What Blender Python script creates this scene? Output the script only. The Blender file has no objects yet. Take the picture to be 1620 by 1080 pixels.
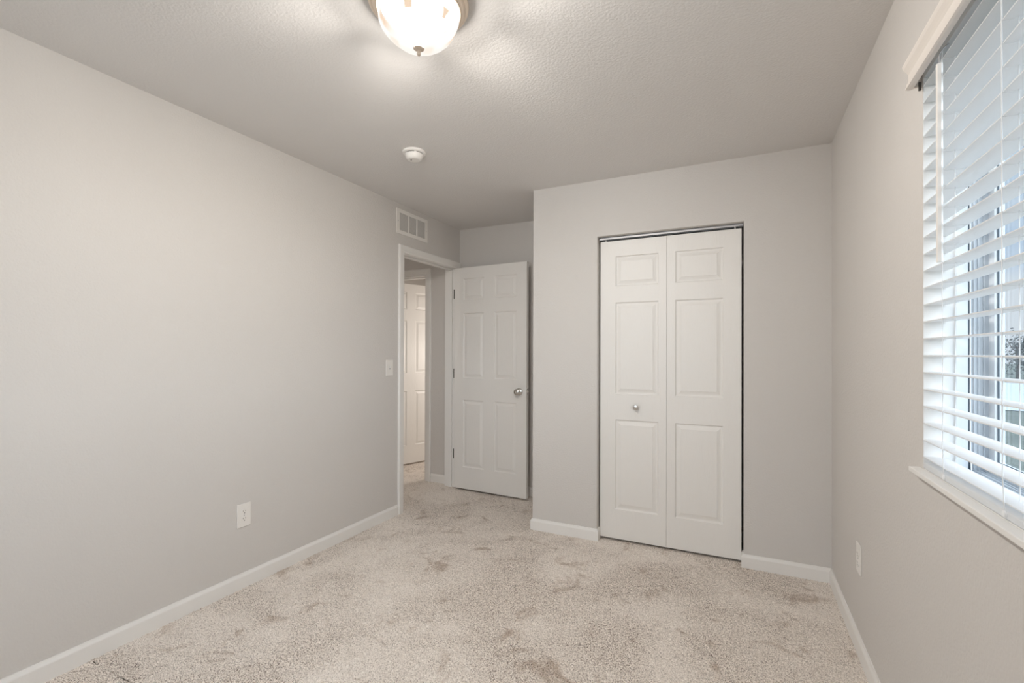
import bpy, bmesh, math, random
import numpy as np
from mathutils import Vector, Matrix

# ------------------------------------------------------------------ camera
XL, XR = -2.4137, 0.4607          # left and right walls
YB, YC, XC = 3.8461, 3.1314, -1.3426   # far wall, closet front, closet corner
YN = -0.55                        # wall behind the camera
H = 2.44
WT = 0.115                        # partition thickness
S = bpy.context.scene

def make_camera():
    f, yaw, pitch, roll, cy, cz = 746.135, 0.449650, 0.0045274, 0.0029602, 554.316, 1.26851
    fw = Vector((-math.sin(yaw)*math.cos(pitch), math.cos(yaw)*math.cos(pitch), math.sin(pitch)))
    rt = Vector((math.cos(yaw), math.sin(yaw), 0)); up = rt.cross(fw)
    c, s = math.cos(roll), math.sin(roll)
    r2 = c*rt + s*up; u2 = -s*rt + c*up
    m = Matrix((r2, u2, -fw)).transposed().to_4x4(); m.translation = Vector((0, 0, cz))
    cd = bpy.data.cameras.new('camera'); co = bpy.data.objects.new('camera', cd)
    S.collection.objects.link(co); co.matrix_world = m
    cd.sensor_fit = 'HORIZONTAL'; cd.sensor_width = 36
    cd.lens = f/1620*36; cd.shift_y = (cy-540)/1620; cd.clip_start = 0.02; cd.clip_end = 500
    S.camera = co
make_camera()
S.view_settings.view_transform = 'Standard'; S.view_settings.look = 'None'
S.view_settings.gamma = 1; S.view_settings.exposure = 0.0; S.view_settings.use_curve_mapping = False
S.cycles.max_bounces = 12; S.cycles.diffuse_bounces = 8; S.cycles.transparent_max_bounces = 16
S.cycles.sample_clamp_indirect = 6; S.cycles.caustics_reflective = False; S.cycles.caustics_refractive = False

# ------------------------------------------------------------------ light
LAMP = (-0.961, 1.272)
LAMP_W = 143.0
DAY = 11.5

def make_world():
    w = bpy.data.worlds.new('sky'); S.world = w; w.use_nodes = True
    n, l = w.node_tree.nodes, w.node_tree.links; n.clear()
    out = n.new('ShaderNodeOutputWorld'); bg = n.new('ShaderNodeBackground')
    tc = n.new('ShaderNodeTexCoord'); sep = n.new('ShaderNodeSeparateXYZ')
    l.new(tc.outputs['Generated'], sep.inputs[0])
    grad = n.new('ShaderNodeValToRGB'); e = grad.color_ramp.elements
    e[0].position = 0.0; e[0].color = (.78, .84, .93, 1)
    e[1].position = 0.7; e[1].color = (.34, .53, .84, 1)
    m1 = e.new(0.28); m1.color = (.50, .67, .90, 1)
    l.new(sep.outputs['Z'], grad.inputs[0])
    mp = n.new('ShaderNodeMapping'); mp.inputs['Scale'].default_value = (1, 1, 2.6)
    l.new(tc.outputs['Generated'], mp.inputs[0])
    nz = n.new('ShaderNodeTexNoise'); nz.inputs['Scale'].default_value = 3.2; nz.inputs['Detail'].default_value = 8
    l.new(mp.outputs[0], nz.inputs['Vector'])
    cr = n.new('ShaderNodeValToRGB'); cr.color_ramp.elements[0].position = .44; cr.color_ramp.elements[1].position = .62
    l.new(nz.outputs['Fac'], cr.inputs[0])
    mix = n.new('ShaderNodeMix'); mix.data_type = 'RGBA'; mix.inputs[7].default_value = (.88, .91, .96, 1)
    l.new(cr.outputs[0], mix.inputs[0]); l.new(grad.outputs[0], mix.inputs[6])
    l.new(mix.outputs[2], bg.inputs[0]); bg.inputs[1].default_value = 1.0
    l.new(bg.outputs[0], out.inputs[0])
make_world()

def light(name, kind, loc, energy, color, **kw):
    d = bpy.data.lights.new(name, kind); d.energy = energy; d.color = color
    for k, v in kw.items(): setattr(d, k, v)
    o = bpy.data.objects.new(name, d); S.collection.objects.link(o); o.location = loc
    return o
# soft overcast daylight falling on the window side of the house
sun = light('daylight', 'SUN', (8, 1, 6), DAY, (.87, .93, 1.0), angle=math.radians(130))
sun.rotation_euler = Vector((0.85, -0.95, 0.60)).to_track_quat('Z', 'Y').to_euler()
# bulbs inside the glass bowl of the ceiling lamp
light('ceiling_bulb', 'POINT', (LAMP[0], LAMP[1], 2.343), LAMP_W, (1.0, .975, .945), shadow_soft_size=.055)
# unseen fill lights, added for the hall and for daylight in the room beyond
light('far_room_fill', 'POINT', (-2.55, 4.9, 1.25), 22.0, (1.0, .92, .84), shadow_soft_size=.08)
light('hall_fill', 'POINT', (-2.95, 1.6, 2.2), 12.0, (1.0, .93, .86), shadow_soft_size=.08)

# ------------------------------------------------------------------ materials
def new_mat(name):
    m = bpy.data.materials.new(name); m.use_nodes = True
    n, l = m.node_tree.nodes, m.node_tree.links
    b = n['Principled BSDF']; tc = n.new('ShaderNodeTexCoord')
    return m, n, l, b, tc
def bump(n, l, b, tc, scale, dist, detail=2, kind='noise', strength=1.0, stretch=None):
    src = tc.outputs['Object']
    if stretch:
        mp = n.new('ShaderNodeMapping'); mp.inputs['Scale'].default_value = stretch
        l.new(src, mp.inputs[0]); src = mp.outputs[0]
    t = n.new('ShaderNodeTexNoise'); t.inputs['Scale'].default_value = scale; t.inputs['Detail'].default_value = detail
    l.new(src, t.inputs['Vector'])
    bp = n.new('ShaderNodeBump'); bp.inputs['Distance'].default_value = dist; bp.inputs['Strength'].default_value = strength
    l.new(t.outputs['Fac'], bp.inputs['Height']); l.new(bp.outputs[0], b.inputs['Normal'])
    return t, bp
def simple(name, col, rough=.5, metal=0.0, bscale=None, bdist=0, spec=.5, vary=0.0, stretch=None):
    m, n, l, b, tc = new_mat(name)
    b.inputs['Base Color'].default_value = (*col, 1); b.inputs['Roughness'].default_value = rough
    b.inputs['Metallic'].default_value = metal; b.inputs['Specular IOR Level'].default_value = spec
    if bscale: bump(n, l, b, tc, bscale, bdist, stretch=stretch)
    if vary:
        t = n.new('ShaderNodeTexNoise'); t.inputs['Scale'].default_value = 2.3; l.new(tc.outputs['Object'], t.inputs['Vector'])
        mx = n.new('ShaderNodeMix'); mx.data_type = 'RGBA'
        mx.inputs[6].default_value = (*[c*(1-vary) for c in col], 1); mx.inputs[7].default_value = (*[min(1, c*(1+vary)) for c in col], 1)
        l.new(t.outputs['Fac'], mx.inputs[0]); l.new(mx.outputs[2], b.inputs['Base Color'])
    return m
M = {}
M['wall'] = simple('greige_wall_paint', (.655, .634, .612), .85, bscale=120, bdist=.0016, spec=.25, vary=.015)
M['ceiling'] = simple('textured_ceiling_paint', (.72, .705, .69), .9, bscale=105, bdist=.0016, spec=.2)
M['trim'] = simple('white_trim_paint', (.83, .82, .80), .42, bscale=30, bdist=.0003)
M['door'] = simple('white_door_paint', (.81, .795, .77), .45, bscale=26, bdist=.0012, stretch=(6, 6, .5))
M['nickel'] = simple('satin_nickel', (.62, .60, .57), .22, 1.0, bscale=60, bdist=.0002)
M['hinge'] = simple('dark_hinge_metal', (.06, .05, .04), .7, .0, bscale=60, bdist=.0002)
M['steel'] = simple('galvanised_steel', (.50, .50, .51), .5, .7, bscale=40, bdist=.0002)
M['plastic'] = simple('white_plastic', (.83, .81, .78), .4, bscale=50, bdist=.0001)
M['dark'] = simple('dark_slot', (.02, .018, .016), .7, bscale=50, bdist=.0001)
M['vent'] = simple('grey_louvre_paint', (.56, .56, .56), .6, bscale=50, bdist=.0001)
M['vinyl'] = simple('white_window_vinyl', (.80, .83, .86), .35, bscale=40, bdist=.0002)
M['track'] = simple('blue_grey_track_vinyl', (.66, .70, .74), .4, bscale=40, bdist=.0002)
M['gasket'] = simple('black_gasket', (.10, .13, .16), .6, bscale=50, bdist=.0001)
M['cord'] = simple('white_cord', (.86, .87, .88), .7, bscale=300, bdist=.0004)
M['valance'] = simple('off_white_valance', (.80, .755, .71), .4, bscale=30, bdist=.0002)
M['pan'] = simple('antique_cream_pan', (.76, .64, .52), .4, .15, bscale=40, bdist=.0003)
M['black'] = simple('closet_darkness_paint', (.30, .28, .25), .9, bscale=90, bdist=.001)
M['siding'] = simple('outer_wall_siding', (.55, .58, .62), .7, bscale=40, bdist=.001)
M['bark'] = simple('grey_brown_bark', (.10, .085, .075), .9, bscale=20, bdist=.02)
M['road'] = simple('pale_asphalt', (.48, .53, .57), .8, bscale=8, bdist=.01, vary=.1)

def slat_mat():
    m, n, l, b, tc = new_mat('white_slat_plastic')
    b.inputs['Base Color'].default_value = (.86, .865, .87, 1); b.inputs['Roughness'].default_value = .4
    b.inputs['Subsurface Weight'].default_value = 0.0
    tr = n.new('ShaderNodeBsdfTranslucent'); tr.inputs[0].default_value = (.90, .90, .90, 1)
    mx = n.new('ShaderNodeMixShader'); mx.inputs[0].default_value = .34
    bump(n, l, b, tc, 18, .0004, stretch=(1, .05, 1))
    l.new(b.outputs[0], mx.inputs[1]); l.new(tr.outputs[0], mx.inputs[2]); l.new(mx.outputs[0], n['Material Output'].inputs[0])
    return m
M['slat'] = slat_mat()

def glass_mat():
    m, n, l, b, tc = new_mat('window_glass'); n.remove(b)
    t = n.new('ShaderNodeBsdfTransparent'); t.inputs[0].default_value = (.93, .96, .97, 1)
    g = n.new('ShaderNodeBsdfGlossy'); g.inputs['Roughness'].default_value = .02
    lw = n.new('ShaderNodeLayerWeight'); lw.inputs[0].default_value = .5
    pw = n.new('ShaderNodeMath'); pw.operation = 'POWER'; pw.inputs[1].default_value = 4.5; l.new(lw.outputs['Facing'], pw.inputs[0])
    fr = n.new('ShaderNodeMapRange'); fr.inputs[3].default_value = .03; fr.inputs[4].default_value = .9; l.new(pw.outputs[0], fr.inputs[0])
    mx = n.new('ShaderNodeMixShader'); l.new(fr.outputs[0], mx.inputs[0])
    l.new(t.outputs[0], mx.inputs[1]); l.new(g.outputs[0], mx.inputs[2]); l.new(mx.outputs[0], n['Material Output'].inputs[0])
    return m
M['glass'] = glass_mat()

def bowl_mat():
    m, n, l, b, tc = new_mat('alabaster_lamp_glass'); n.remove(b)
    sep = n.new('ShaderNodeSeparateXYZ'); l.new(tc.outputs['Object'], sep.inputs[0])
    at = n.new('ShaderNodeMath'); at.operation = 'ARCTAN2'; l.new(sep.outputs['Y'], at.inputs[0]); l.new(sep.outputs['X'], at.inputs[1])
    mu = n.new('ShaderNodeMath'); mu.operation = 'MULTIPLY'; mu.inputs[1].default_value = 6.0; l.new(at.outputs[0], mu.inputs[0])
    cs = n.new('ShaderNodeMath'); cs.operation = 'COSINE'; l.new(mu.outputs[0], cs.inputs[0])
    nz = n.new('ShaderNodeTexNoise'); nz.inputs['Scale'].default_value = 22; nz.inputs['Detail'].default_value = 3
    l.new(tc.outputs['Object'], nz.inputs['Vector'])
    # veins run along the hollows between the lobes, fading towards the finial
    zr = n.new('ShaderNodeMapRange'); zr.inputs[1].default_value = -.140; zr.inputs[2].default_value = -.105; l.new(sep.outputs['Z'], zr.inputs[0])
    ad = n.new('ShaderNodeMath'); ad.operation = 'ADD'; l.new(cs.outputs[0], ad.inputs[0]); l.new(nz.outputs['Fac'], ad.inputs[1])
    r1 = n.new('ShaderNodeMapRange'); r1.inputs[1].default_value = .12; r1.inputs[2].default_value = -.35; l.new(ad.outputs[0], r1.inputs[0])
    zq = n.new('ShaderNodeMapRange'); zq.inputs[1].default_value = -.068; zq.inputs[2].default_value = -.082; l.new(sep.outputs['Z'], zq.inputs[0])
    m0 = n.new('ShaderNodeMath'); m0.operation = 'MULTIPLY'; l.new(zq.outputs[0], m0.inputs[0]); l.new(zr.outputs[0], m0.inputs[1])
    ml = n.new('ShaderNodeMath'); ml.operation = 'MULTIPLY'; l.new(r1.outputs[0], ml.inputs[0]); l.new(m0.outputs[0], ml.inputs[1])
    mc = n.new('ShaderNodeMix'); mc.data_type = 'RGBA'; mc.inputs[6].default_value = (1.0, .965, .93, 1); mc.inputs[7].default_value = (.84, .65, .49, 1)
    l.new(ml.outputs[0], mc.inputs[0])
    em = n.new('ShaderNodeEmission'); em.inputs[1].default_value = 1.12; l.new(mc.outputs[2], em.inputs[0])
    tp = n.new('ShaderNodeBsdfTransparent'); tp.inputs[0].default_value = (1, .97, .93, 1)
    tf = n.new('ShaderNodeMapRange'); tf.inputs[3].default_value = .45; tf.inputs[4].default_value = .0; l.new(ml.outputs[0], tf.inputs[0])
    mx = n.new('ShaderNodeMixShader'); l.new(tf.outputs[0], mx.inputs[0]); l.new(em.outputs[0], mx.inputs[1]); l.new(tp.outputs[0], mx.inputs[2])
    # transmission cut towards the rim so less bulb light reaches the ceiling
    zt = n.new('ShaderNodeMapRange'); zt.inputs[1].default_value = -.083; zt.inputs[2].default_value = -.096; zt.inputs[3].default_value = .10; zt.inputs[4].default_value = 1.0
    l.new(sep.outputs['Z'], zt.inputs[0])
    mm = n.new('ShaderNodeMath'); mm.operation = 'MULTIPLY'; l.new(tf.outputs[0], mm.inputs[0]); l.new(zt.outputs[0], mm.inputs[1]); l.new(mm.outputs[0], mx.inputs[0])
    l.new(mx.outputs[0], n['Material Output'].inputs[0])
    return m
M['bowl'] = bowl_mat()

def carpet_mat():
    m, n, l, b, tc = new_mat('speckled_beige_carpet')
    b.inputs['Roughness'].default_value = .95; b.inputs['Specular IOR Level'].default_value = .05
    b.inputs['Sheen Weight'].default_value = .15
    def noise(scale, detail, rough, dist=0.0):
        q = n.new('ShaderNodeTexNoise'); q.inputs['Scale'].default_value = scale; q.inputs['Detail'].default_value = detail
        q.inputs['Roughness'].default_value = rough; q.inputs['Distortion'].default_value = dist
        l.new(tc.outputs['Object'], q.inputs['Vector']); return q
    v = noise(210, 3, .65)
    def ramp(cols):
        cr = n.new('ShaderNodeValToRGB'); e = cr.color_ramp.elements
        e[0].position, e[0].color = cols[0][0], (*cols[0][1], 1); e[1].position, e[1].color = cols[-1][0], (*cols[-1][1], 1)
        for p_, c_ in cols[1:-1]: k = e.new(p_); k.color = (*c_, 1)
        l.new(v.outputs['Fac'], cr.inputs[0]); return cr
    soft = ramp([(.31, (.36, .30, .26)), (.44, (.76, .69, .625)), (.62, (.98, .915, .845))])
    rough = ramp([(.375, (.11, .08, .06)), (.46, (.62, .54, .475)), (.62, (1.0, .93, .855))])
    # brushed pile: smooth pale sweeps between rougher areas, with small dark scuffs
    a = noise(1.5, 4, .55, .6); ar = n.new('ShaderNodeMapRange'); ar.inputs[1].default_value = .40; ar.inputs[2].default_value = .58; l.new(a.outputs['Fac'], ar.inputs[0])
    mixc = n.new('ShaderNodeMix'); mixc.data_type = 'RGBA'; l.new(ar.outputs[0], mixc.inputs[0]); l.new(soft.outputs[0], mixc.inputs[6]); l.new(rough.outputs[0], mixc.inputs[7])
    w = noise(5.2, 7, .68, .9)
    wr = n.new('ShaderNodeMapRange'); wr.inputs[1].default_value = .435; wr.inputs[2].default_value = .32; wr.inputs[3].default_value = 0.0; wr.inputs[4].default_value = 1.0
    l.new(w.outputs['Fac'], wr.inputs[0])
    vm = n.new('ShaderNodeMix'); vm.data_type = 'RGBA'; vm.blend_type = 'MULTIPLY'; vm.inputs[7].default_value = (.66, .60, .55, 1)
    l.new(mixc.outputs[2], vm.inputs[6]); l.new(wr.outputs[0], vm.inputs[0]); l.new(vm.outputs[2], b.inputs['Base Color'])
    t = n.new('ShaderNodeTexNoise'); t.inputs['Scale'].default_value = 260; t.inputs['Detail'].default_value = 2; l.new(tc.outputs['Object'], t.inputs['Vector'])
    bp = n.new('ShaderNodeBump'); bp.inputs['Distance'].default_value = .005; bp.inputs['Strength'].default_value = .55
    l.new(t.outputs['Fac'], bp.inputs['Height']); l.new(bp.outputs[0], b.inputs['Normal'])
    return m
M['carpet'] = carpet_mat()

def grass_mat(name, c1, c2, scale):
    m, n, l, b, tc = new_mat(name)
    t = n.new('ShaderNodeTexNoise'); t.inputs['Scale'].default_value = scale; t.inputs['Detail'].default_value = 6
    l.new(tc.outputs['Object'], t.inputs['Vector'])
    cr = n.new('ShaderNodeValToRGB'); cr.color_ramp.elements[0].position = .35; cr.color_ramp.elements[0].color = (*c1, 1)
    cr.color_ramp.elements[1].position = .65; cr.color_ramp.elements[1].color = (*c2, 1)
    l.new(t.outputs['Fac'], cr.inputs[0]); l.new(cr.outputs[0], b.inputs['Base Color']); b.inputs['Roughness'].default_value = .9
    return m
M['grass'] = grass_mat('lawn_grass', (.085, .10, .085), (.15, .17, .14), 3)
M['leaf'] = grass_mat('tree_foliage', (.035, .04, .04), (.09, .10, .095), 2)

# ------------------------------------------------------------------ mesh helpers
class MB:
    def __init__(s): s.v = []; s.f = []; s.sm = []
    def add(s, vs, fs, smooth=False):
        o = len(s.v); s.v += [tuple(v) for v in vs]; s.f += [tuple(i+o for i in f) for f in fs]; s.sm += [smooth]*len(fs); return s
    def box(s, x0, x1, y0, y1, z0, z1):
        x0, x1 = sorted((x0, x1)); y0, y1 = sorted((y0, y1)); z0, z1 = sorted((z0, z1))
        vs = [(x0,y0,z0),(x1,y0,z0),(x1,y1,z0),(x0,y1,z0),(x0,y0,z1),(x1,y0,z1),(x1,y1,z1),(x0,y1,z1)]
        return s.add(vs, [(3,2,1,0),(4,5,6,7),(0,1,5,4),(1,2,6,5),(2,3,7,6),(3,0,4,7)])
    def lathe(s, prof, c=(0,0,0), axis='z', seg=40, rf=None):
        # prof: (radius, height) pairs
        vs, fs = [], []
        for r, h in prof:
            for k in range(seg):
                a = 2*math.pi*k/seg; q = r*(rf(a, h) if rf else 1)
                a1, a2 = q*math.cos(a), q*math.sin(a)
                p = {'z': (a1, a2, h), 'x': (h, a1, a2), 'y': (a2, h, a1)}[axis]
                vs.append((p[0]+c[0], p[1]+c[1], p[2]+c[2]))
        for i in range(len(prof)-1):
            for k in range(seg):
                fs.append((i*seg+k, i*seg+(k+1) % seg, (i+1)*seg+(k+1) % seg, (i+1)*seg+k))
        fs.append(tuple(range(seg))[::-1]); fs.append(tuple((len(prof)-1)*seg+k for k in range(seg)))
        return s.add(vs, fs, True)
    def tube(s, pts, r, seg=8):
        pts = [Vector(p) for p in pts]; vs, fs = [], []
        for i, p in enumerate(pts):
            t = (pts[min(i+1, len(pts)-1)]-pts[max(i-1, 0)]).normalized()
            a = t.orthogonal().normalized() if i == 0 else (pa - t*pa.dot(t)).normalized()
            pa = a; b = t.cross(a)
            for k in range(seg):
                an = 2*math.pi*k/seg; vs.append(p + r*(math.cos(an)*a+math.sin(an)*b))
        for i in range(len(pts)-1):
            for k in range(seg): fs.append((i*seg+k, i*seg+(k+1) % seg, (i+1)*seg+(k+1) % seg, (i+1)*seg+k))
        fs.append(tuple(range(seg))[::-1]); fs.append(tuple((len(pts)-1)*seg+k for k in range(seg)))
        return s.add(vs, fs, True)
    def sweep(s, path, prof, side=1):
        # path: xy polyline on the wall line; prof: closed (offset, z) loop, offset to the 'side' of travel; mitred corners
        P = [Vector(p) for p in path]; n = len(P); nv = []
        for i in range(n):
            ds = []
            if i > 0: ds.append((P[i]-P[i-1]).normalized())
            if i < n-1: ds.append((P[i+1]-P[i]).normalized())
            ns = [Vector((-d.y, d.x))*side for d in ds]
            m = ns[0] if len(ns) == 1 else (ns[0]+ns[1])/(1+ns[0].dot(ns[1]))
            nv.append(m)
        k = len(prof); vs = [(P[i].x+nv[i].x*o, P[i].y+nv[i].y*o, z) for i in range(n) for o, z in prof]
        fs = [(i*k+j, i*k+(j+1) % k, (i+1)*k+(j+1) % k, (i+1)*k+j) for i in range(n-1) for j in range(k)]
        fs += [tuple(range(k))[::-1], tuple((n-1)*k+j for j in range(k))]
        return s.add(vs, fs)
    def xf(s, m, start=0):
        for i in range(start, len(s.v)): s.v[i] = tuple(m @ Vector(s.v[i]))
        return s
    def build(s, name, mat, parent=None, bevel=0, loc=None, smooth_angle=None):
        me = bpy.data.meshes.new(name)
        vs = [(v[0]-loc[0], v[1]-loc[1], v[2]-loc[2]) for v in s.v] if loc else s.v
        me.from_pydata(vs, [], s.f)
        me.polygons.foreach_set('use_smooth', s.sm)
        bm = bmesh.new(); bm.from_mesh(me); bmesh.ops.recalc_face_normals(bm, faces=bm.faces); bm.to_mesh(me); bm.free()
        me.materials.append(mat); me.update()
        o = bpy.data.objects.new(name, me); S.collection.objects.link(o)
        if loc: o.location = loc
        if any(s.sm): 
            me.set_sharp_from_angle(angle=math.radians(38))
        if bevel:
            b = o.modifiers.new('bevel', 'BEVEL'); b.width = bevel; b.segments = 2; b.limit_method = 'ANGLE'; b.angle_limit = math.radians(40)
        if parent: o.parent = parent
        return o
def tag(o, label=None, cat=None, group=None, kind=None):
    if label: o['label'] = label
    if cat: o['category'] = cat
    if group: o['group'] = group
    if kind: o['kind'] = kind
    return o
def thing(name, label, cat, loc=(0,0,0), group=None, rotz=0):
    o = bpy.data.objects.new(name, None); S.collection.objects.link(o); o.location = loc; o.rotation_euler = (0,0,rotz)
    o.empty_display_size = .1
    return tag(o, label, cat, group)
def struct(o, label): return tag(o, label, kind='structure')

# ------------------------------------------------------------------ room shell
T = 0.150   # outer wall thickness
WY0, WY1, WZ0, WZ1 = 0.46, 1.684, 0.950, 2.082      # window opening
DY0, DY1, DZ = 3.008, 3.780, 2.057                    # doorway in the left wall
CX0, CX1, CZ = -0.871, 0.022, 2.058                   # closet opening
HX0, HX1, HZ = -3.56, -2.797, 2.045                   # doorway at the hall end
FX0, FY1 = -4.4, 6.4

b = MB()
b.box(XL-WT, XL, YN-.1, DY0-.018, -.1, H); b.box(XL-WT, XL, DY1+.018, YB, -.1, H); b.box(XL-WT, XL, DY0-.018, DY1+.018, DZ+.018, H)
struct(b.build('wall_left', M['wall']), 'greige textured wall on the left with the open doorway')
b = MB()
b.box(XR, XR+T, YN-.1, WY0, -.1, H); b.box(XR, XR+T, WY1, YB+WT, -.1, H)
b.box(XR, XR+T, WY0, WY1, -.1, WZ0-.02); b.box(XR, XR+T, WY0, WY1, WZ1, H)
struct(b.build('wall_right', M['wall']), 'greige wall on the right around the window')
b = MB()
b.box(XC, CX0, YC, YC+WT, -.1, H); b.box(CX1, XR, YC, YC+WT, -.1, H); b.box(CX0, CX1, YC, YC+WT, CZ, H)
b.box(XC, XC+WT, YC+WT, YB, -.1, H)
struct(b.build('wall_closet', M['wall']), 'greige wall of the closet bump-out around the bifold doors')
b = MB(); b.box(HX1, XR, YB, YB+WT, -.1, H); b.box(FX0-WT, HX0, YB, YB+WT, -.1, H); b.box(HX0, HX1, YB, YB+WT, HZ, H)
struct(b.build('wall_back', M['wall']), 'greige far wall behind the open door, carried on into the hall')
b = MB(); b.box(FX0-WT, -2.0, YN-.1-WT, YN-.1, -.1, H).box(-.3, XR+T, YN-.1-WT, YN-.1, -.1, H).box(-2.0, -.3, YN-.1-WT, YN-.1, -.1, .95).box(-2.0, -.3, YN-.1-WT, YN-.1, 2.08, H)
struct(b.build('wall_front', M['wall']), 'greige wall behind the camera')
b = MB(); b.box(FX0-WT, FX0, YN-.1, FY1, -.1, H); b.box(FX0-WT, -1.0, FY1, FY1+WT, -.1, H); b.box(-1.8, -1.8+WT, YB+WT, FY1, -.1, H)
struct(b.build('wall_hall', M['wall']), 'grey walls of the hall and the room beyond it')
b = MB(); b.box(FX0-WT, XR+T, YN-.1-WT, FY1+WT, H, H+.1)
struct(b.build('ceiling', M['ceiling']), 'grey-beige ceiling with orange-peel texture')

def make_floor():
    x0, x1, y0, y1, st = XL-.14, XR+.01, 1.0, YB+.01, .0052
    nx, ny = int((x1-x0)/st)+1, int((y1-y0)/st)+1
    rng = np.random.default_rng(4)
    X, Y = np.meshgrid(np.linspace(x0, x1, nx), np.linspace(y0, y1, ny))
    Xj = X + rng.uniform(-.0014, .0014, X.shape); Yj = Y + rng.uniform(-.0014, .0014, X.shape)
    Z = rng.uniform(-.0045, .0020, X.shape)
    Xj[:, 0] = x0; Xj[:, -1] = x1; Yj[0] = y0; Yj[-1] = y1
    V = np.stack([Xj, Yj, Z], -1).reshape(-1, 3)
    i = np.arange(nx*ny).reshape(ny, nx)
    F = np.stack([i[:-1, :-1], i[:-1, 1:], i[1:, 1:], i[1:, :-1]], -1).reshape(-1, 4)
    def coarse(a0, a1, c0, c1, st):
        nonlocal V, F
        kx, ky = max(2, int((a1-a0)/st)+1), max(2, int((c1-c0)/st)+1)
        XX, YY = np.meshgrid(np.linspace(a0, a1, kx), np.linspace(c0, c1, ky)); ZZ = rng.uniform(-.004, .001, XX.shape)
        o = len(V); V = np.concatenate([V, np.stack([XX, YY, ZZ], -1).reshape(-1, 3)])
        j = np.arange(kx*ky).reshape(ky, kx)+o
        F = np.concatenate([F, np.stack([j[:-1, :-1], j[:-1, 1:], j[1:, 1:], j[1:, :-1]], -1).reshape(-1, 4)])
    coarse(XL-.14, XR+.01, YN-.1, 1.0, .05)
    coarse(-3.0, XL-.14, 3.2, 4.3, .012)
    coarse(FX0, -3.0, YN-.1, FY1, .06); coarse(-3.0, XL-.14, YN-.1, 3.2, .06); coarse(-3.0, -1.8, 4.3, FY1, .02); coarse(XL-.14, -1.8, 3.96, 4.3, .02)
    o = len(V); V = np.concatenate([V, np.array([[FX0-WT, YN-.2, -.02], [XR+T, YN-.2, -.02], [XR+T, FY1+WT, -.02], [FX0-WT, FY1+WT, -.02]])])
    F = np.concatenate([F, np.array([[o, o+1, o+2, o+3]])])
    me = bpy.data.meshes.new('floor'); me.vertices.add(len(V)); me.vertices.foreach_set('co', V.ravel())
    me.loops.add(F.size); me.loops.foreach_set('vertex_index', F.ravel().astype(np.int32))
    me.polygons.add(len(F)); me.polygons.foreach_set('loop_start', np.arange(0, F.size, 4, dtype=np.int32))
    me.update(calc_edges=True); me.polygons.foreach_set('use_smooth', np.ones(len(F), bool))
    me.materials.append(M['carpet'])
    o = bpy.data.objects.new('floor', me); S.collection.objects.link(o)
    struct(o, 'beige speckled cut-pile carpet running wall to wall')
make_floor()

# ------------------------------------------------------------------ baseboards
BB = [(0, -.01), (.0125, -.01), (.0125, .060), (.0115, .064), (.0085, .070), (.0065, .0745), (.0055, .0785), (0, .0785)]
def bboard(name, path, side, label):
    struct(MB().sweep(path, BB, side).build(name, M['trim']), label)
bboard('baseboard_left', [(XL, YN-.1), (XL, DY0-.064)], -1, 'white baseboard along the left wall')
bboard('baseboard_closet', [(CX0, YC+.05), (CX0, YC), (XC, YC), (XC, YB), (XL+.0, YB)], 1, 'white baseboard left of the closet and along the far wall')
bboard('baseboard_right', [(CX1, YC+.05), (CX1, YC), (XR, YC), (XR, YN-.1), (XL, YN-.1)], -1, 'white baseboard right of the closet and under the window')
bboard('baseboard_hall', [(XL-WT, DY1+.064), (XL-WT, YB), (HX1+.06, YB)], 1, 'white baseboard at the end of the hall')

# ------------------------------------------------------------------ casings (trim)
# casing profile: (distance from the opening, thickness)
CP = [(0, 0), (0, .009), (.006, .0115), (.012, .0115), (.016, .0145), (.046, .0165), (.054, .0165), (.060, .013), (.062, .008), (.062, 0)]
def casing(name, a0, a1, top, to3, label):
    # U-shaped casing with mitred corners; to3(a, z, t) places a point
    b = MB(); k = len(CP)
    rows = []
    for d, t in CP: rows.append([(a0-d, -.01, t), (a0-d, top+d, t), (a1+d, top+d, t), (a1+d, -.01, t)])
    vs = [to3(*rows[j][i]) for i in range(4) for j in range(k)]
    fs = [(i*k+j, i*k+(j+1) % k, (i+1)*k+(j+1) % k, (i+1)*k+j) for i in range(3) for j in range(k)]
    fs += [tuple(range(k)), tuple(3*k+j for j in range(k))]
    b.add(vs, fs); return struct(b.build(name, M['trim']), label)
casing('trim_1', DY0-.003, DY1+.003, DZ+.003, lambda a, z, t: (XL+t, a, z), 'white casing around the doorway in the left wall')
casing('trim_2', DY0-.003, DY1+.003, DZ+.003, lambda a, z, t: (XL-WT-t, a, z), 'white casing on the hall side of the doorway')
casing('trim_3', HX0+.006, HX1-.006, HZ-.006, lambda a, z, t: (a, YB-t, z), 'white casing around the doorway at the end of the hall')
# jamb linings with stops
b = MB(); j = .018
b.box(XL-WT, XL, DY0-j, DY0, -.01, DZ); b.box(XL-WT, XL, DY1, DY1+j, -.01, DZ); b.box(XL-WT, XL, DY0-j, DY1+j, DZ, DZ+j)
s0, s1 = XL-.075, XL-.038
b.box(s0, s1, DY1-.011, DY1, -.01, DZ-.011); b.box(s0, s1, DY0, DY0+.011, -.01, DZ-.011); b.box(s0, s1, DY0, DY1, DZ-.011, DZ)
struct(b.build('trim_4', M['trim'], bevel=.0015), 'white jamb lining and stop inside the doorway')
b = MB()
b.box(HX0, HX0+j, YB, YB+WT, -.01, HZ-j); b.box(HX1-j, HX1, YB, YB+WT, -.01, HZ-j); b.box(HX0, HX1, YB, YB+WT, HZ-j, HZ)
b.box(HX1-j-.011, HX1-j, YB+.04, YB+.077, -.01, HZ-j); b.box(HX0+j, HX1-j, YB+.04, YB+.077, HZ-j-.011, HZ-j)
struct(b.build('trim_5', M['trim'], bevel=.0015), 'white jamb lining of the doorway at the end of the hall')

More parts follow.
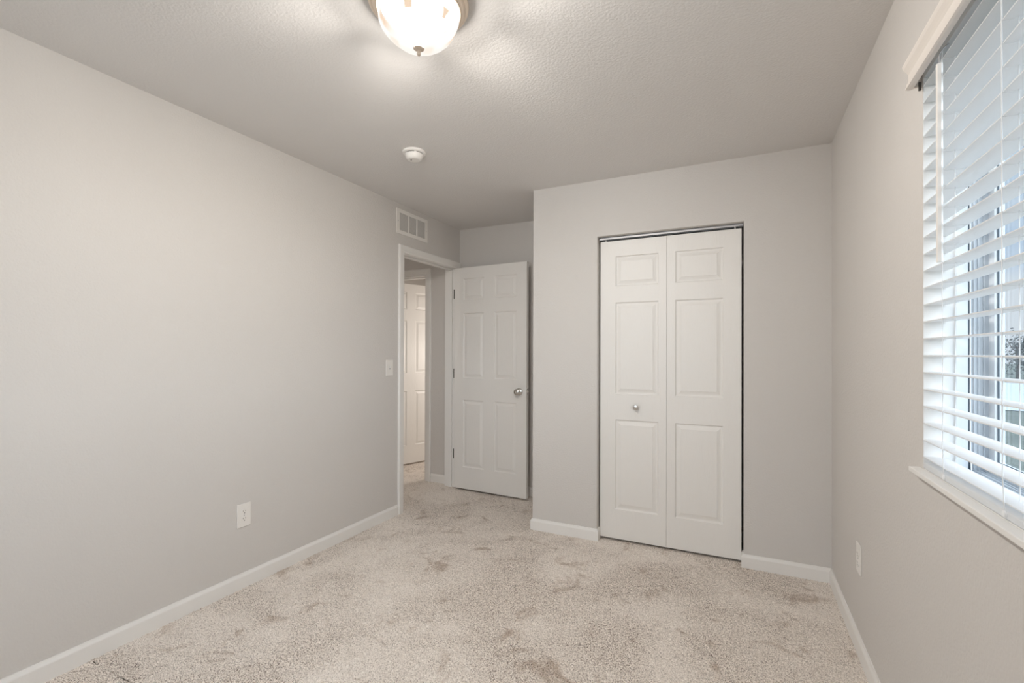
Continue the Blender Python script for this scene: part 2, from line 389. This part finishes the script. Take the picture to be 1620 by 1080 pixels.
# ------------------------------------------------------------------ panelled doors
def panel_mesh(b, w, h, th, cols, rows, z0=0.0):
    """leaf in local coords: x 0..w, y 0..th (front faces -y), z z0..h, raised panels on both faces"""
    xs = sorted({0, w, *[c for p in cols for c in p]}); zs = sorted({z0, h, *[c for p in rows for c in p]})
    rings = [(0, 0), (.0025, .005), (.007, .0088), (.012, .0092), (.018, .0082), (.034, .0030), (.036, .0016)]
    for side in (0, 1):
        def P(x, z, d): return (x, d if side == 0 else th-d, z)
        for i in range(len(xs)-1):
            for k in range(len(zs)-1):
                a0, a1, c0, c1 = xs[i], xs[i+1], zs[k], zs[k+1]
                if (a0, a1) in cols and (c0, c1) in rows:
                    vs, fs = [], []
                    for q, d in rings: vs += [P(a0+q, c0+q, d), P(a1-q, c0+q, d), P(a1-q, c1-q, d), P(a0+q, c1-q, d)]
                    for r in range(len(rings)-1):
                        for e in range(4): fs.append((r*4+e, r*4+(e+1) % 4, (r+1)*4+(e+1) % 4, (r+1)*4+e))
                    m = (len(rings)-1)*4; fs.append((m, m+1, m+2, m+3)); b.add(vs, fs)
                else:
                    b.add([P(a0, c0, 0), P(a1, c0, 0), P(a1, c1, 0), P(a0, c1, 0)], [(0, 1, 2, 3)])
    b.add([(0,0,z0),(w,0,z0),(w,th,z0),(0,th,z0),(0,0,h),(w,0,h),(w,th,h),(0,th,h)], [(3,2,1,0),(4,5,6,7),(1,2,6,5),(3,0,4,7)])
    return b
def weld(o):
    bm = bmesh.new(); bm.from_mesh(o.data); bmesh.ops.remove_doubles(bm, verts=bm.verts, dist=1e-5)
    bmesh.ops.recalc_face_normals(bm, faces=bm.faces); bm.to_mesh(o.data); bm.free(); return o
KNOB = [(.0, 0), (.033, 0), (.033, .003), (.030, .007), (.016, .010), (.0125, .014), (.012, .026), (.018, .031), (.0255, .037), (.0275, .045), (.0265, .053), (.021, .058), (.013, .0595), (.011, .0575), (.0, .0575)]
def knob_mb(c, sgn, sc=1.0, prof=KNOB):
    return MB().lathe([(max(r, .0003)*sc, h*sc*sgn) for r, h in prof], c, 'y', 32)

# open bedroom door
hx, hy, lx, ly = -2.3928, 3.7217, -1.6371, 3.6801
W = math.hypot(lx-hx, ly-hy); ang = math.atan2(ly-hy, lx-hx)
dr = thing('panel_door', 'white six-panel door standing open against the far wall, silver knob on its right edge', 'door', (hx, hy, 0), rotz=ang)
RC = [(.100, .322), (W-.322, W-.100)]; RR = [(.217, .833), (1.035, 1.630), (1.752, 1.948)]
weld(panel_mesh(MB(), W, 2.0495, .035, RC, RR, .020).build('leaf', M['door'], dr))
k1 = knob_mb((W-.071, 0, .932), -1).build('knob', M['nickel'], dr); k1['label'] = 'round satin nickel door knob'
kh = MB().box(W-.0718, W-.0702, -.0580, -.0574, .9285, .9355).build('keyhole', M['dark'], k1)
knob_mb((W-.071, .035, .932), 1).build('knob', M['nickel'], dr)
MB().box(W-.0005, W+.0015, .005, .030, .904, .960).build('latch_plate', M['nickel'], dr, bevel=.0005)
MB().box(W, W+.012, .011, .024, .925, .939).build('latch_bolt', M['nickel'], dr, bevel=.002)
for z in (.33, 1.075, 1.812):
    h_ = MB().tube([(-.006, .003, z-.044), (-.006, .003, z+.044)], .0045, 10)
    h_.box(-.006, -.001, .003, .031, z-.044, z+.044)
    h_.build('hinge', M['hinge'], dr)['label'] = 'dark metal hinge'

# door of the room beyond the hall
fa = math.atan2(.287, .10)
fd = thing('panel_door', 'white six-panel door seen through the doorway, ajar at the end of the hall', 'door', (-3.478, 3.962, 0), rotz=fa)
weld(panel_mesh(MB(), .757, 2.040, .035, [(.100, .322), (.435, .657)], RR, .016).build('leaf', M['door'], fd))
knob_mb((.686, 0, .932), -1).build('knob', M['nickel'], fd)
for z in (.33, 1.075, 1.812): MB().tube([(-.005, 0, z-.044), (-.005, 0, z+.044)], .0045, 10).build('hinge', M['hinge'], fd)

# ------------------------------------------------------------------ closet bifold doors
LW = .4355; TY = YC+.050
cl = thing('bifold_door', 'white two-leaf bifold closet door with raised panels and one small knob', 'closet door', (CX0+.009, TY, 0))
CR = [(.214, .820), (.992, 1.610), (1.720, 1.923)]
for i in range(2):
    x0 = i*(LW+.0015); cols = [(.104, .385)] if i == 0 else [(.053, .335)]
    lb = panel_mesh(MB(), LW, 2.028, .033, cols, CR, .016)
    lb.xf(Matrix.Translation((x0, 0, 0)))
    lf = weld(lb.build('leaf', M['door'], cl)); lf['label'] = ('left leaf of the bifold door, carrying the knob', 'right leaf of the bifold door')[i]
    px = x0+(.034 if i == 0 else LW-.036)
    MB().tube([(px, .014, 2.020), (px, .014, 2.052)], .0045, 10).build('pivot_pin', M['plastic'], lf)
KN2 = [(0, 0), (.0105, 0), (.0100, .003), (.0075, .006), (.0075, .012), (.013, .017), (.0165, .021), (.0170, .025), (.0145, .0285), (.008, .030), (0, .0302)]
knob_mb((.243, 0, .909), -1, 1.0, KN2).build('knob', M['nickel'], cl)['label'] = 'small round satin nickel knob'
b = MB(); b.box(CX0+.003, CX1-.003, TY-.004, TY-.0025, 2.0415, 2.0575); b.box(CX0+.003, CX1-.003, TY+.030, TY+.032, 2.0415, 2.0575)
b.box(CX0+.003, CX1-.003, TY-.004, TY+.032, 2.0555, 2.0575); b.box(CX0+.003, CX1-.003, TY-.0025, TY+.003, 2.0415, 2.043)
tag(b.build('closet_track', M['steel']), 'silver metal track across the top of the closet opening', 'track')

# ------------------------------------------------------------------ vent, switch, outlets
vt = thing('air_vent', 'white rectangular air return grille high on the left wall above the doorway', 'vent', (XL, 3.1175, 2.301))
b = MB(); w2, h2 = .2025, .098
b.box(0, .006, -w2, w2, h2-.030, h2); b.box(0, .006, -w2, w2, -h2, -h2+.030); b.box(0, .006, -w2, -w2+.038, -h2+.03, h2-.03); b.box(0, .006, w2-.036, w2, -h2+.03, h2-.03)
b.build('frame', M['plastic'], vt, bevel=.002)
for y in (-.0525, .0555): MB().box(.0005, .0055, y-.007, y+.007, -h2+.03, h2-.03).build('divider', M['plastic'], vt, bevel=.001)
b = MB()
for i in range(14):
    z = -.0655+i*.01005; q = len(b.v); b.box(-.004, .0035, -w2+.038, w2-.036, -.0006, .0006)
    b.xf(Matrix.Translation((0, 0, z)) @ Matrix.Rotation(math.radians(42), 4, 'Y'), q)
b.build('louvres', M['vent'], vt)
MB().box(-.0009, -.0002, -w2+.03, w2-.03, -h2+.02, h2-.02).build('backing', M['dark'], vt)
for y in (-w2+.018, w2-.018): MB().lathe([(.0035, .005), (.0035, .0068), (.002, .0075)], (0, y, 0), 'x', 14).build('screw', M['steel'], vt)

def plate(b, w, h): b.box(0, .0055, -w/2, w/2, -h/2, h/2); return b
sw = thing('light_switch', 'white single toggle light switch plate on the left wall beside the doorway', 'light switch', (XL, 2.842, 1.150))
plate(MB(), .078, .122).build('cover_plate', M['plastic'], sw, bevel=.0025)
b = MB(); b.box(.005, .018, -.0045, .0045, -.002, .009); b.xf(Matrix.Rotation(math.radians(-14), 4, 'Y')); b.build('toggle', M['plastic'], sw, bevel=.001)
MB().box(.0053, .0059, -.0065, .0065, -.013, .013).build('toggle_slot', M['vent'], sw)
for z in (-.030, .030): MB().lathe([(.003, .005), (.003, .0062)], (0, 0, z), 'x', 12).build('screw', M['plastic'], sw)

def outlet(loc, flip, label, group=None):
    o = thing('wall_outlet', label, 'outlet', loc); o.rotation_euler = (0, 0, math.pi if flip else 0)
    plate(MB(), .079, .125).build('cover_plate', M['plastic'], o, bevel=.0025)
    for z in (-.0195, .0195):
        s = MB().lathe([(.0155, .005), (.0155, .0075), (.0150, .0080)], (0, 0, 0), 'x', 28)
        s.v = [(x, y*1.06, max(-.0135, min(.0135, zz))+z) for x, y, zz in s.v]
        r = s.build('socket', M['plastic'], o)
        for y, hh in ((-.0063, .0040), (.0063, .0034)): MB().box(.0078, .0082, y-.0011, y+.0011, z+.0035-hh, z+.0035+hh).build('slot', M['dark'], r)
        MB().lathe([(.0027, .0078), (.0027, .0083)], (0, 0, z-.0075), 'x', 14).build('ground_hole', M['dark'], r)
    MB().lathe([(.0028, .005), (.0028, .0065)], (0, 0, 0), 'x', 12).build('screw', M['steel'], o)
    return o
outlet((XL, 1.6695, .388), False, 'white duplex outlet low on the left wall')
outlet((XR, 2.457, .397), True, 'white duplex outlet on the right wall below the window end, seen edge-on')

# ------------------------------------------------------------------ smoke detector
sd = thing('smoke_detector', 'round white smoke detector on the ceiling near the doorway', 'smoke detector', (-1.714, 2.228, H))
MB().lathe([(.066, .0), (.0675, -.004), (.0665, -.010), (.062, -.0135), (.0535, -.0145), (.05, -.0145)], (0,0,0), 'z', 56).build('mounting_base', M['plastic'], sd)
MB().lathe([(.048, -.012), (.048, -.0175)], (0,0,0), 'z', 48).build('slot_ring', M['dark'], sd)
b = MB().lathe([(.0515, -.0175), (.0525, -.021), (.0505, -.030), (.0455, -.041), (.039, -.047), (.031, -.0495), (.020, -.0490), (.006, -.0485)], (0,0,0), 'z', 56); b.build('cover', M['plastic'], sd)
MB().lathe([(.004, -.0480), (.004, -.0505), (.003, -.051)], (-.012, -.012, 0), 'z', 14).build('indicator_light', M['hinge'], sd)
for a in range(0, 360, 45):
    if a % 90: 
        q = MB().box(.046, .0530, -.006, .006, -.0185, -.0150); q.xf(Matrix.Rotation(math.radians(a), 4, 'Z')); q.build('clip', M['plastic'], sd)

# ------------------------------------------------------------------ ceiling lamp
lp = thing('ceiling_lamp', 'flush ceiling lamp with a glowing fluted alabaster glass bowl and cream ring', 'ceiling light', (LAMP[0], LAMP[1], H), rotz=math.radians(20))
MB().lathe([(.150, 0), (.160, -.003), (.165, -.012), (.164, -.020), (.158, -.025), (.153, -.026), (.150, -.031), (.1435, -.035), (.139, -.036), (.1375, -.040), (.132, -.040), (.128, -.034), (.120, -.030), (.02, -.028)], (0,0,0), 'z', 72).build('pan', M['pan'], lp)
def lobes(a, h):
    t = min(1, max(0, (h+.163)/.10)); c = abs(math.cos(3*a))
    return 1 + .055*t*(c-.55)
bp_ = [(.122, -.030), (.128, -.042), (.1315, -.055), (.1300, -.072), (.1235, -.090), (.112, -.107), (.096, -.124), (.077, -.139), (.055, -.151), (.032, -.1585), (.012, -.161), (.004, -.1612)]
bw = MB(); bw.lathe(bp_, (0,0,0), 'z', 144, lobes); bw.f = bw.f[:-2]; bw.sm = bw.sm[:-2]
bw.build('glass_bowl', M['bowl'], lp)['label'] = 'glowing white fluted glass bowl'
MB().lathe([(.003, -.158), (.0165, -.1605), (.0180, -.1630), (.0140, -.1655), (.0045, -.1675), (.0038, -.1720), (.0055, -.1745), (.0068, -.1790), (.0058, -.1840), (.003, -.1868), (.0005, -.1875)], (0,0,0), 'z', 28).build('finial', M['pan'], lp)

# ------------------------------------------------------------------ window
wn = bpy.data.objects.new('window_1', None); S.collection.objects.link(wn); struct(wn, 'white vinyl window behind the blind in the right wall')
def ring(b, d0, d1, i0, i1):
    x0, x1 = XR+d0, XR+d1; y0, y1, z0, z1 = WY0+i0, WY1-i0, WZ0+i0, WZ1-i0; w = i1-i0
    b.box(x0, x1, y0, y0+w, z0, z1); b.box(x0, x1, y1-w, y1, z0, z1); b.box(x0, x1, y0+w, y1-w, z0, z0+w); b.box(x0, x1, y0+w, y1-w, z1-w, z1); return b
b = ring(MB(), .068, .092, -.002, .010); ring(b, .135, .141, -.002, .038); ring(b, .141, .156, -.002, .036)
b.build('window_frame', M['vinyl'], wn)
ring(MB(), .092, .098, -.002, .003).build('gasket', M['gasket'], wn)
b = ring(MB(), .098, .135, -.002, .006)
for d in (.104, .113, .124): ring(b, d, d+.0025, .004, .010)
b.build('window_track', M['track'], wn)
ring(MB(), .1405, .144, .034, .0395).build('gasket', M['gasket'], wn)
ring(MB(), .144, .152, .034, .037).build('glazing_bead', M['vinyl'], wn)
MB().box(XR+.150, XR+.154, WY0+.03, WY1-.03, WZ0+.03, WZ1-.03).build('window_pane', M['glass'], wn)
# mid-window meeting stile, outside the frame of the photograph
MB().box(XR+.128, XR+.165, .55, .60, WZ0+.03, WZ1-.03).build('meeting_stile', M['vinyl'], wn, bevel=.002)
b = MB(); b.box(XR+.0005, XR+.068, WY1-.0035, WY1, WZ0, WZ1); b.box(XR+.0005, XR+.068, WY0, WY0+.0035, WZ0, WZ1); b.box(XR+.0005, XR+.068, WY0, WY1, WZ1-.0015, WZ1+.002)
struct(b.build('trim_7', M['trim']), 'white lining of the window recess')
# sill board with a small nose
b = MB(); b.box(XR, XR+.068, WY0, WY1, WZ0-.020, WZ0); b.box(XR-.026, XR, WY0-.022, WY1+.024, WZ0-.014, WZ0-.0005)
struct(b.build('trim_6', M['trim'], bevel=.002), 'off-white sill board under the blind')

w2_ = bpy.data.objects.new('added_window', None); S.collection.objects.link(w2_); struct(w2_, 'white framed window added behind the camera to brighten the room')  # window added out of view to let fill daylight into the room
b = MB()
for q in ((-2.0, -1.95, .95, 2.08), (-.35, -.3, .95, 2.08), (-1.95, -.35, .95, 1.0), (-1.95, -.35, 2.03, 2.08), (-1.175, -1.125, 1.0, 2.03)): b.box(q[0], q[1], YN-.19, YN-.14, q[2], q[3])
b.build('window_frame', M['vinyl'], w2_); MB().box(-1.96, -.34, YN-.167, YN-.163, .99, 2.04).build('window_pane', M['glass'], w2_)

# ------------------------------------------------------------------ blind
bl = thing('window_blind', 'white two-inch slat blind with open slats covering the window on the right', 'blind', (XR+.025, (WY0+WY1)/2, WZ1))
inv = Matrix.Translation(-Vector(bl.location))
BY0, BY1 = WY0+.005, WY1-.005
LY = [1.539, 1.239, .905, .605]
def bpart(b, name, mat, parent=bl, **k):
    b.xf(inv); return b.build(name, mat, parent, **k)
sl0 = None
for k in range(-6, 17):
    z = 1.2636+k*.0469
    b = MB(); n = 6; vs = []
    for i in range(n+1):
        t = i/n; x = XR+.0505*t; c = .0012*math.sin(math.pi*t); vs.append((x, z+c+.0013)); 
    prof = vs+[(x, zz-.0026) for x, zz in reversed(vs)]
    m = len(prof); V = [(x, y, zz) for y in (BY0, BY1) for x, zz in prof]
    F = [(j, (j+1) % m, m+(j+1) % m, m+j) for j in range(m)]+[tuple(range(m)), tuple(range(m, 2*m))]
    if k == -6 or sl0 is None:
        b.add(V, F); sl0 = bpart(b, 'slat', M['slat']); z_0 = z
    else:
        o = sl0.copy(); S.collection.objects.link(o); o.parent = bl; o.location = (0, 0, z-z_0)
b = MB().box(XR, XR+.0505, BY0, BY1, WZ0+.0015, WZ0+.0175); rail = bpart(b, 'bottom_rail', M['slat'], bevel=.003)
b = MB().box(XR+.001, XR+.052, BY0, BY1, 2.037, 2.080); hr = bpart(b, 'headrail', M['vinyl'])
# valance: moulded face with short returns
VP = [(.0175, 2.0205), (.0285, 2.0205), (.0340, 2.0225), (.0340, 2.0275), (.0300, 2.0285), (.0300, 2.0300), (.0320, 2.0315), (.0320, 2.0360), (.0270, 2.0375), (.0270, 2.0640), (.0310, 2.0700), (.0385, 2.0790), (.0410, 2.0860), (.0410, 2.0910), (.0175, 2.0910)]
b = MB().sweep([(XR, WY1+.018), (XR, WY0-.018)], VP, -1)
b.box(XR-.0175, XR, WY1+.010, WY1+.018, 2.0225, 2.091); b.box(XR-.0175, XR, WY0-.018, WY0-.010, 2.0225, 2.091)
vl = bpart(b, 'valance', M['valance']); vl['label'] = 'moulded off-white valance strip'
for y in LY:
    zt, zb = 2.040, WZ0+.014
    for d, off in ((-.0012, 0), (.0515, 0)):
        b = MB().tube([(XR+d, y, zt), (XR+d, y, 1.6), (XR+d, y, 1.2), (XR+d, y, 1.03), (XR+d, y-.006, .985), (XR+d, y-.008, zb)], .0011, 6)
        bpart(b, 'ladder_cord', M['cord'])
    b = MB().tube([(XR+.024, y+.001, zt), (XR+.024, y+.001, zb)], .0009, 6); bpart(b, 'lift_cord', M['cord'])
    b = MB(); z = 1.2636-6*.0469-.0026; b.tube([(XR-.001, y, z), (XR+.025, y+.002, z-.001), (XR+.0515, y, z)], .0006, 5)
    r0 = bpart(b, 'ladder_rung', M['cord'])
    for k in range(1, 23):
        o = r0.copy(); S.collection.objects.link(o); o.parent = bl; o.location = (0, 0, k*.0469)
    b = MB().lathe([(.0065, -.0022), (.0075, .0), (.0065, .003), (.003, .005)], (XR+.002, y-.008, WZ0+.0105), 'x', 18); b.v = [(XR-.0005-(x-XR-.002)*1.0, yy, z) for x, yy, z in b.v]
    bpart(b, 'cord_button', M['cord'], rail)
# tilt wand
b = MB().tube([(XR-.012, 1.520, 1.992), (XR-.012, 1.520, 1.497)], .0068, 6); wd = bpart(b, 'tilt_wand', M['plastic'])
b = MB().tube([(XR+.006, 1.520, 2.038), (XR-.004, 1.520, 2.030), (XR-.012, 1.520, 2.016), (XR-.012, 1.520, 1.988)], .0018, 8); bpart(b, 'wand_hook', M['steel'], wd)
b = MB().box(XR-.010, XR-.004, WY1-.006, WY1-.001, 2.005, 2.028); bpart(b, 'valance_clip', M['hinge'])

# ------------------------------------------------------------------ outdoors
GZ = -.55
tag(MB().add([(XR+T, -40, GZ), (90, -40, GZ), (90, 120, GZ), (XR+T, 120, GZ)], [(0,1,2,3)]).build('ground', M['grass']), 'grey-green lawn outside the window', kind='structure')
tag(MB().box(XR+T, XR+T+.012, YN-2, WY0-.07, GZ, 2.9).box(XR+T, XR+T+.012, WY1+.07, 7, GZ, 2.9).box(XR+T, XR+T+.012, WY0-.07, WY1+.07, GZ, WZ0-.06).box(XR+T, XR+T+.012, WY0-.07, WY1+.07, WZ1+.06, 2.9).build('wall_outer', M['siding']), 'outer siding of the house', kind='structure')
# pale road crossing the view
d = Vector((.353, .935)); nrm = Vector((d.y, -d.x)); c0, c1 = d*22, d*44
pts = [c0-nrm*30, c0+nrm*60, c1+nrm*60, c1-nrm*30]
tag(MB().add([(p.x, p.y, GZ+.02) for p in pts], [(0,1,2,3)]).build('road', M['road']), 'pale paved strip beyond the lawn', kind='structure')
rnd = random.Random(7)
def tree(p, h, w, label):
    t = thing('tree', label, 'tree', (p.x, p.y, GZ), 'trees beyond the road')
    b = MB(); b.tube([(0,0,-.1), (.05,0,h*.3), (.0,.05,h*.7)], .09, 8)
    for i in range(7):
        a = rnd.uniform(0, 6.28); z = h*rnd.uniform(.25, .6); b.tube([(0,0,z), (math.cos(a)*w*.25, math.sin(a)*w*.25, z+h*.15), (math.cos(a)*w*.4, math.sin(a)*w*.4, z+h*.3)], .03, 5)
    b.build('trunk', M['bark'], t)
    b = MB(); cl = [(rnd.uniform(-.35, .35)*w, rnd.uniform(-.35, .35)*w, h*rnd.uniform(.3, .9), rnd.uniform(.16, .3)*w) for _ in range(12)]
    for i in range(1500):
        cx, cy, cz, r = rnd.choice(cl); v = Vector((rnd.gauss(0, 1), rnd.gauss(0, 1), rnd.gauss(0, .8))); v = v.normalized()*r*rnd.uniform(.5, 1)
        c = Vector((cx, cy, max(.2, cz)))+v; s_ = rnd.uniform(.07, .15)
        u = Vector((rnd.gauss(0,1), rnd.gauss(0,1), rnd.gauss(0,1))).normalized(); q = u.orthogonal().normalized()
        b.add([c-u*s_, c+q*s_*.6, c+u*s_, c-q*s_*.6], [(0,1,2,3)])
    b.build('crown', M['leaf'], t)
for i in range(9):
    a = math.radians(21.2-10.8+i*5.4); R = 49+rnd.uniform(-1.0, 2)
    tree(Vector((math.sin(a)*R, math.cos(a)*R)), rnd.uniform(3.2, 5.6), rnd.uniform(4.0, 4.8), 'dark bushy tree beyond the road outside the window')
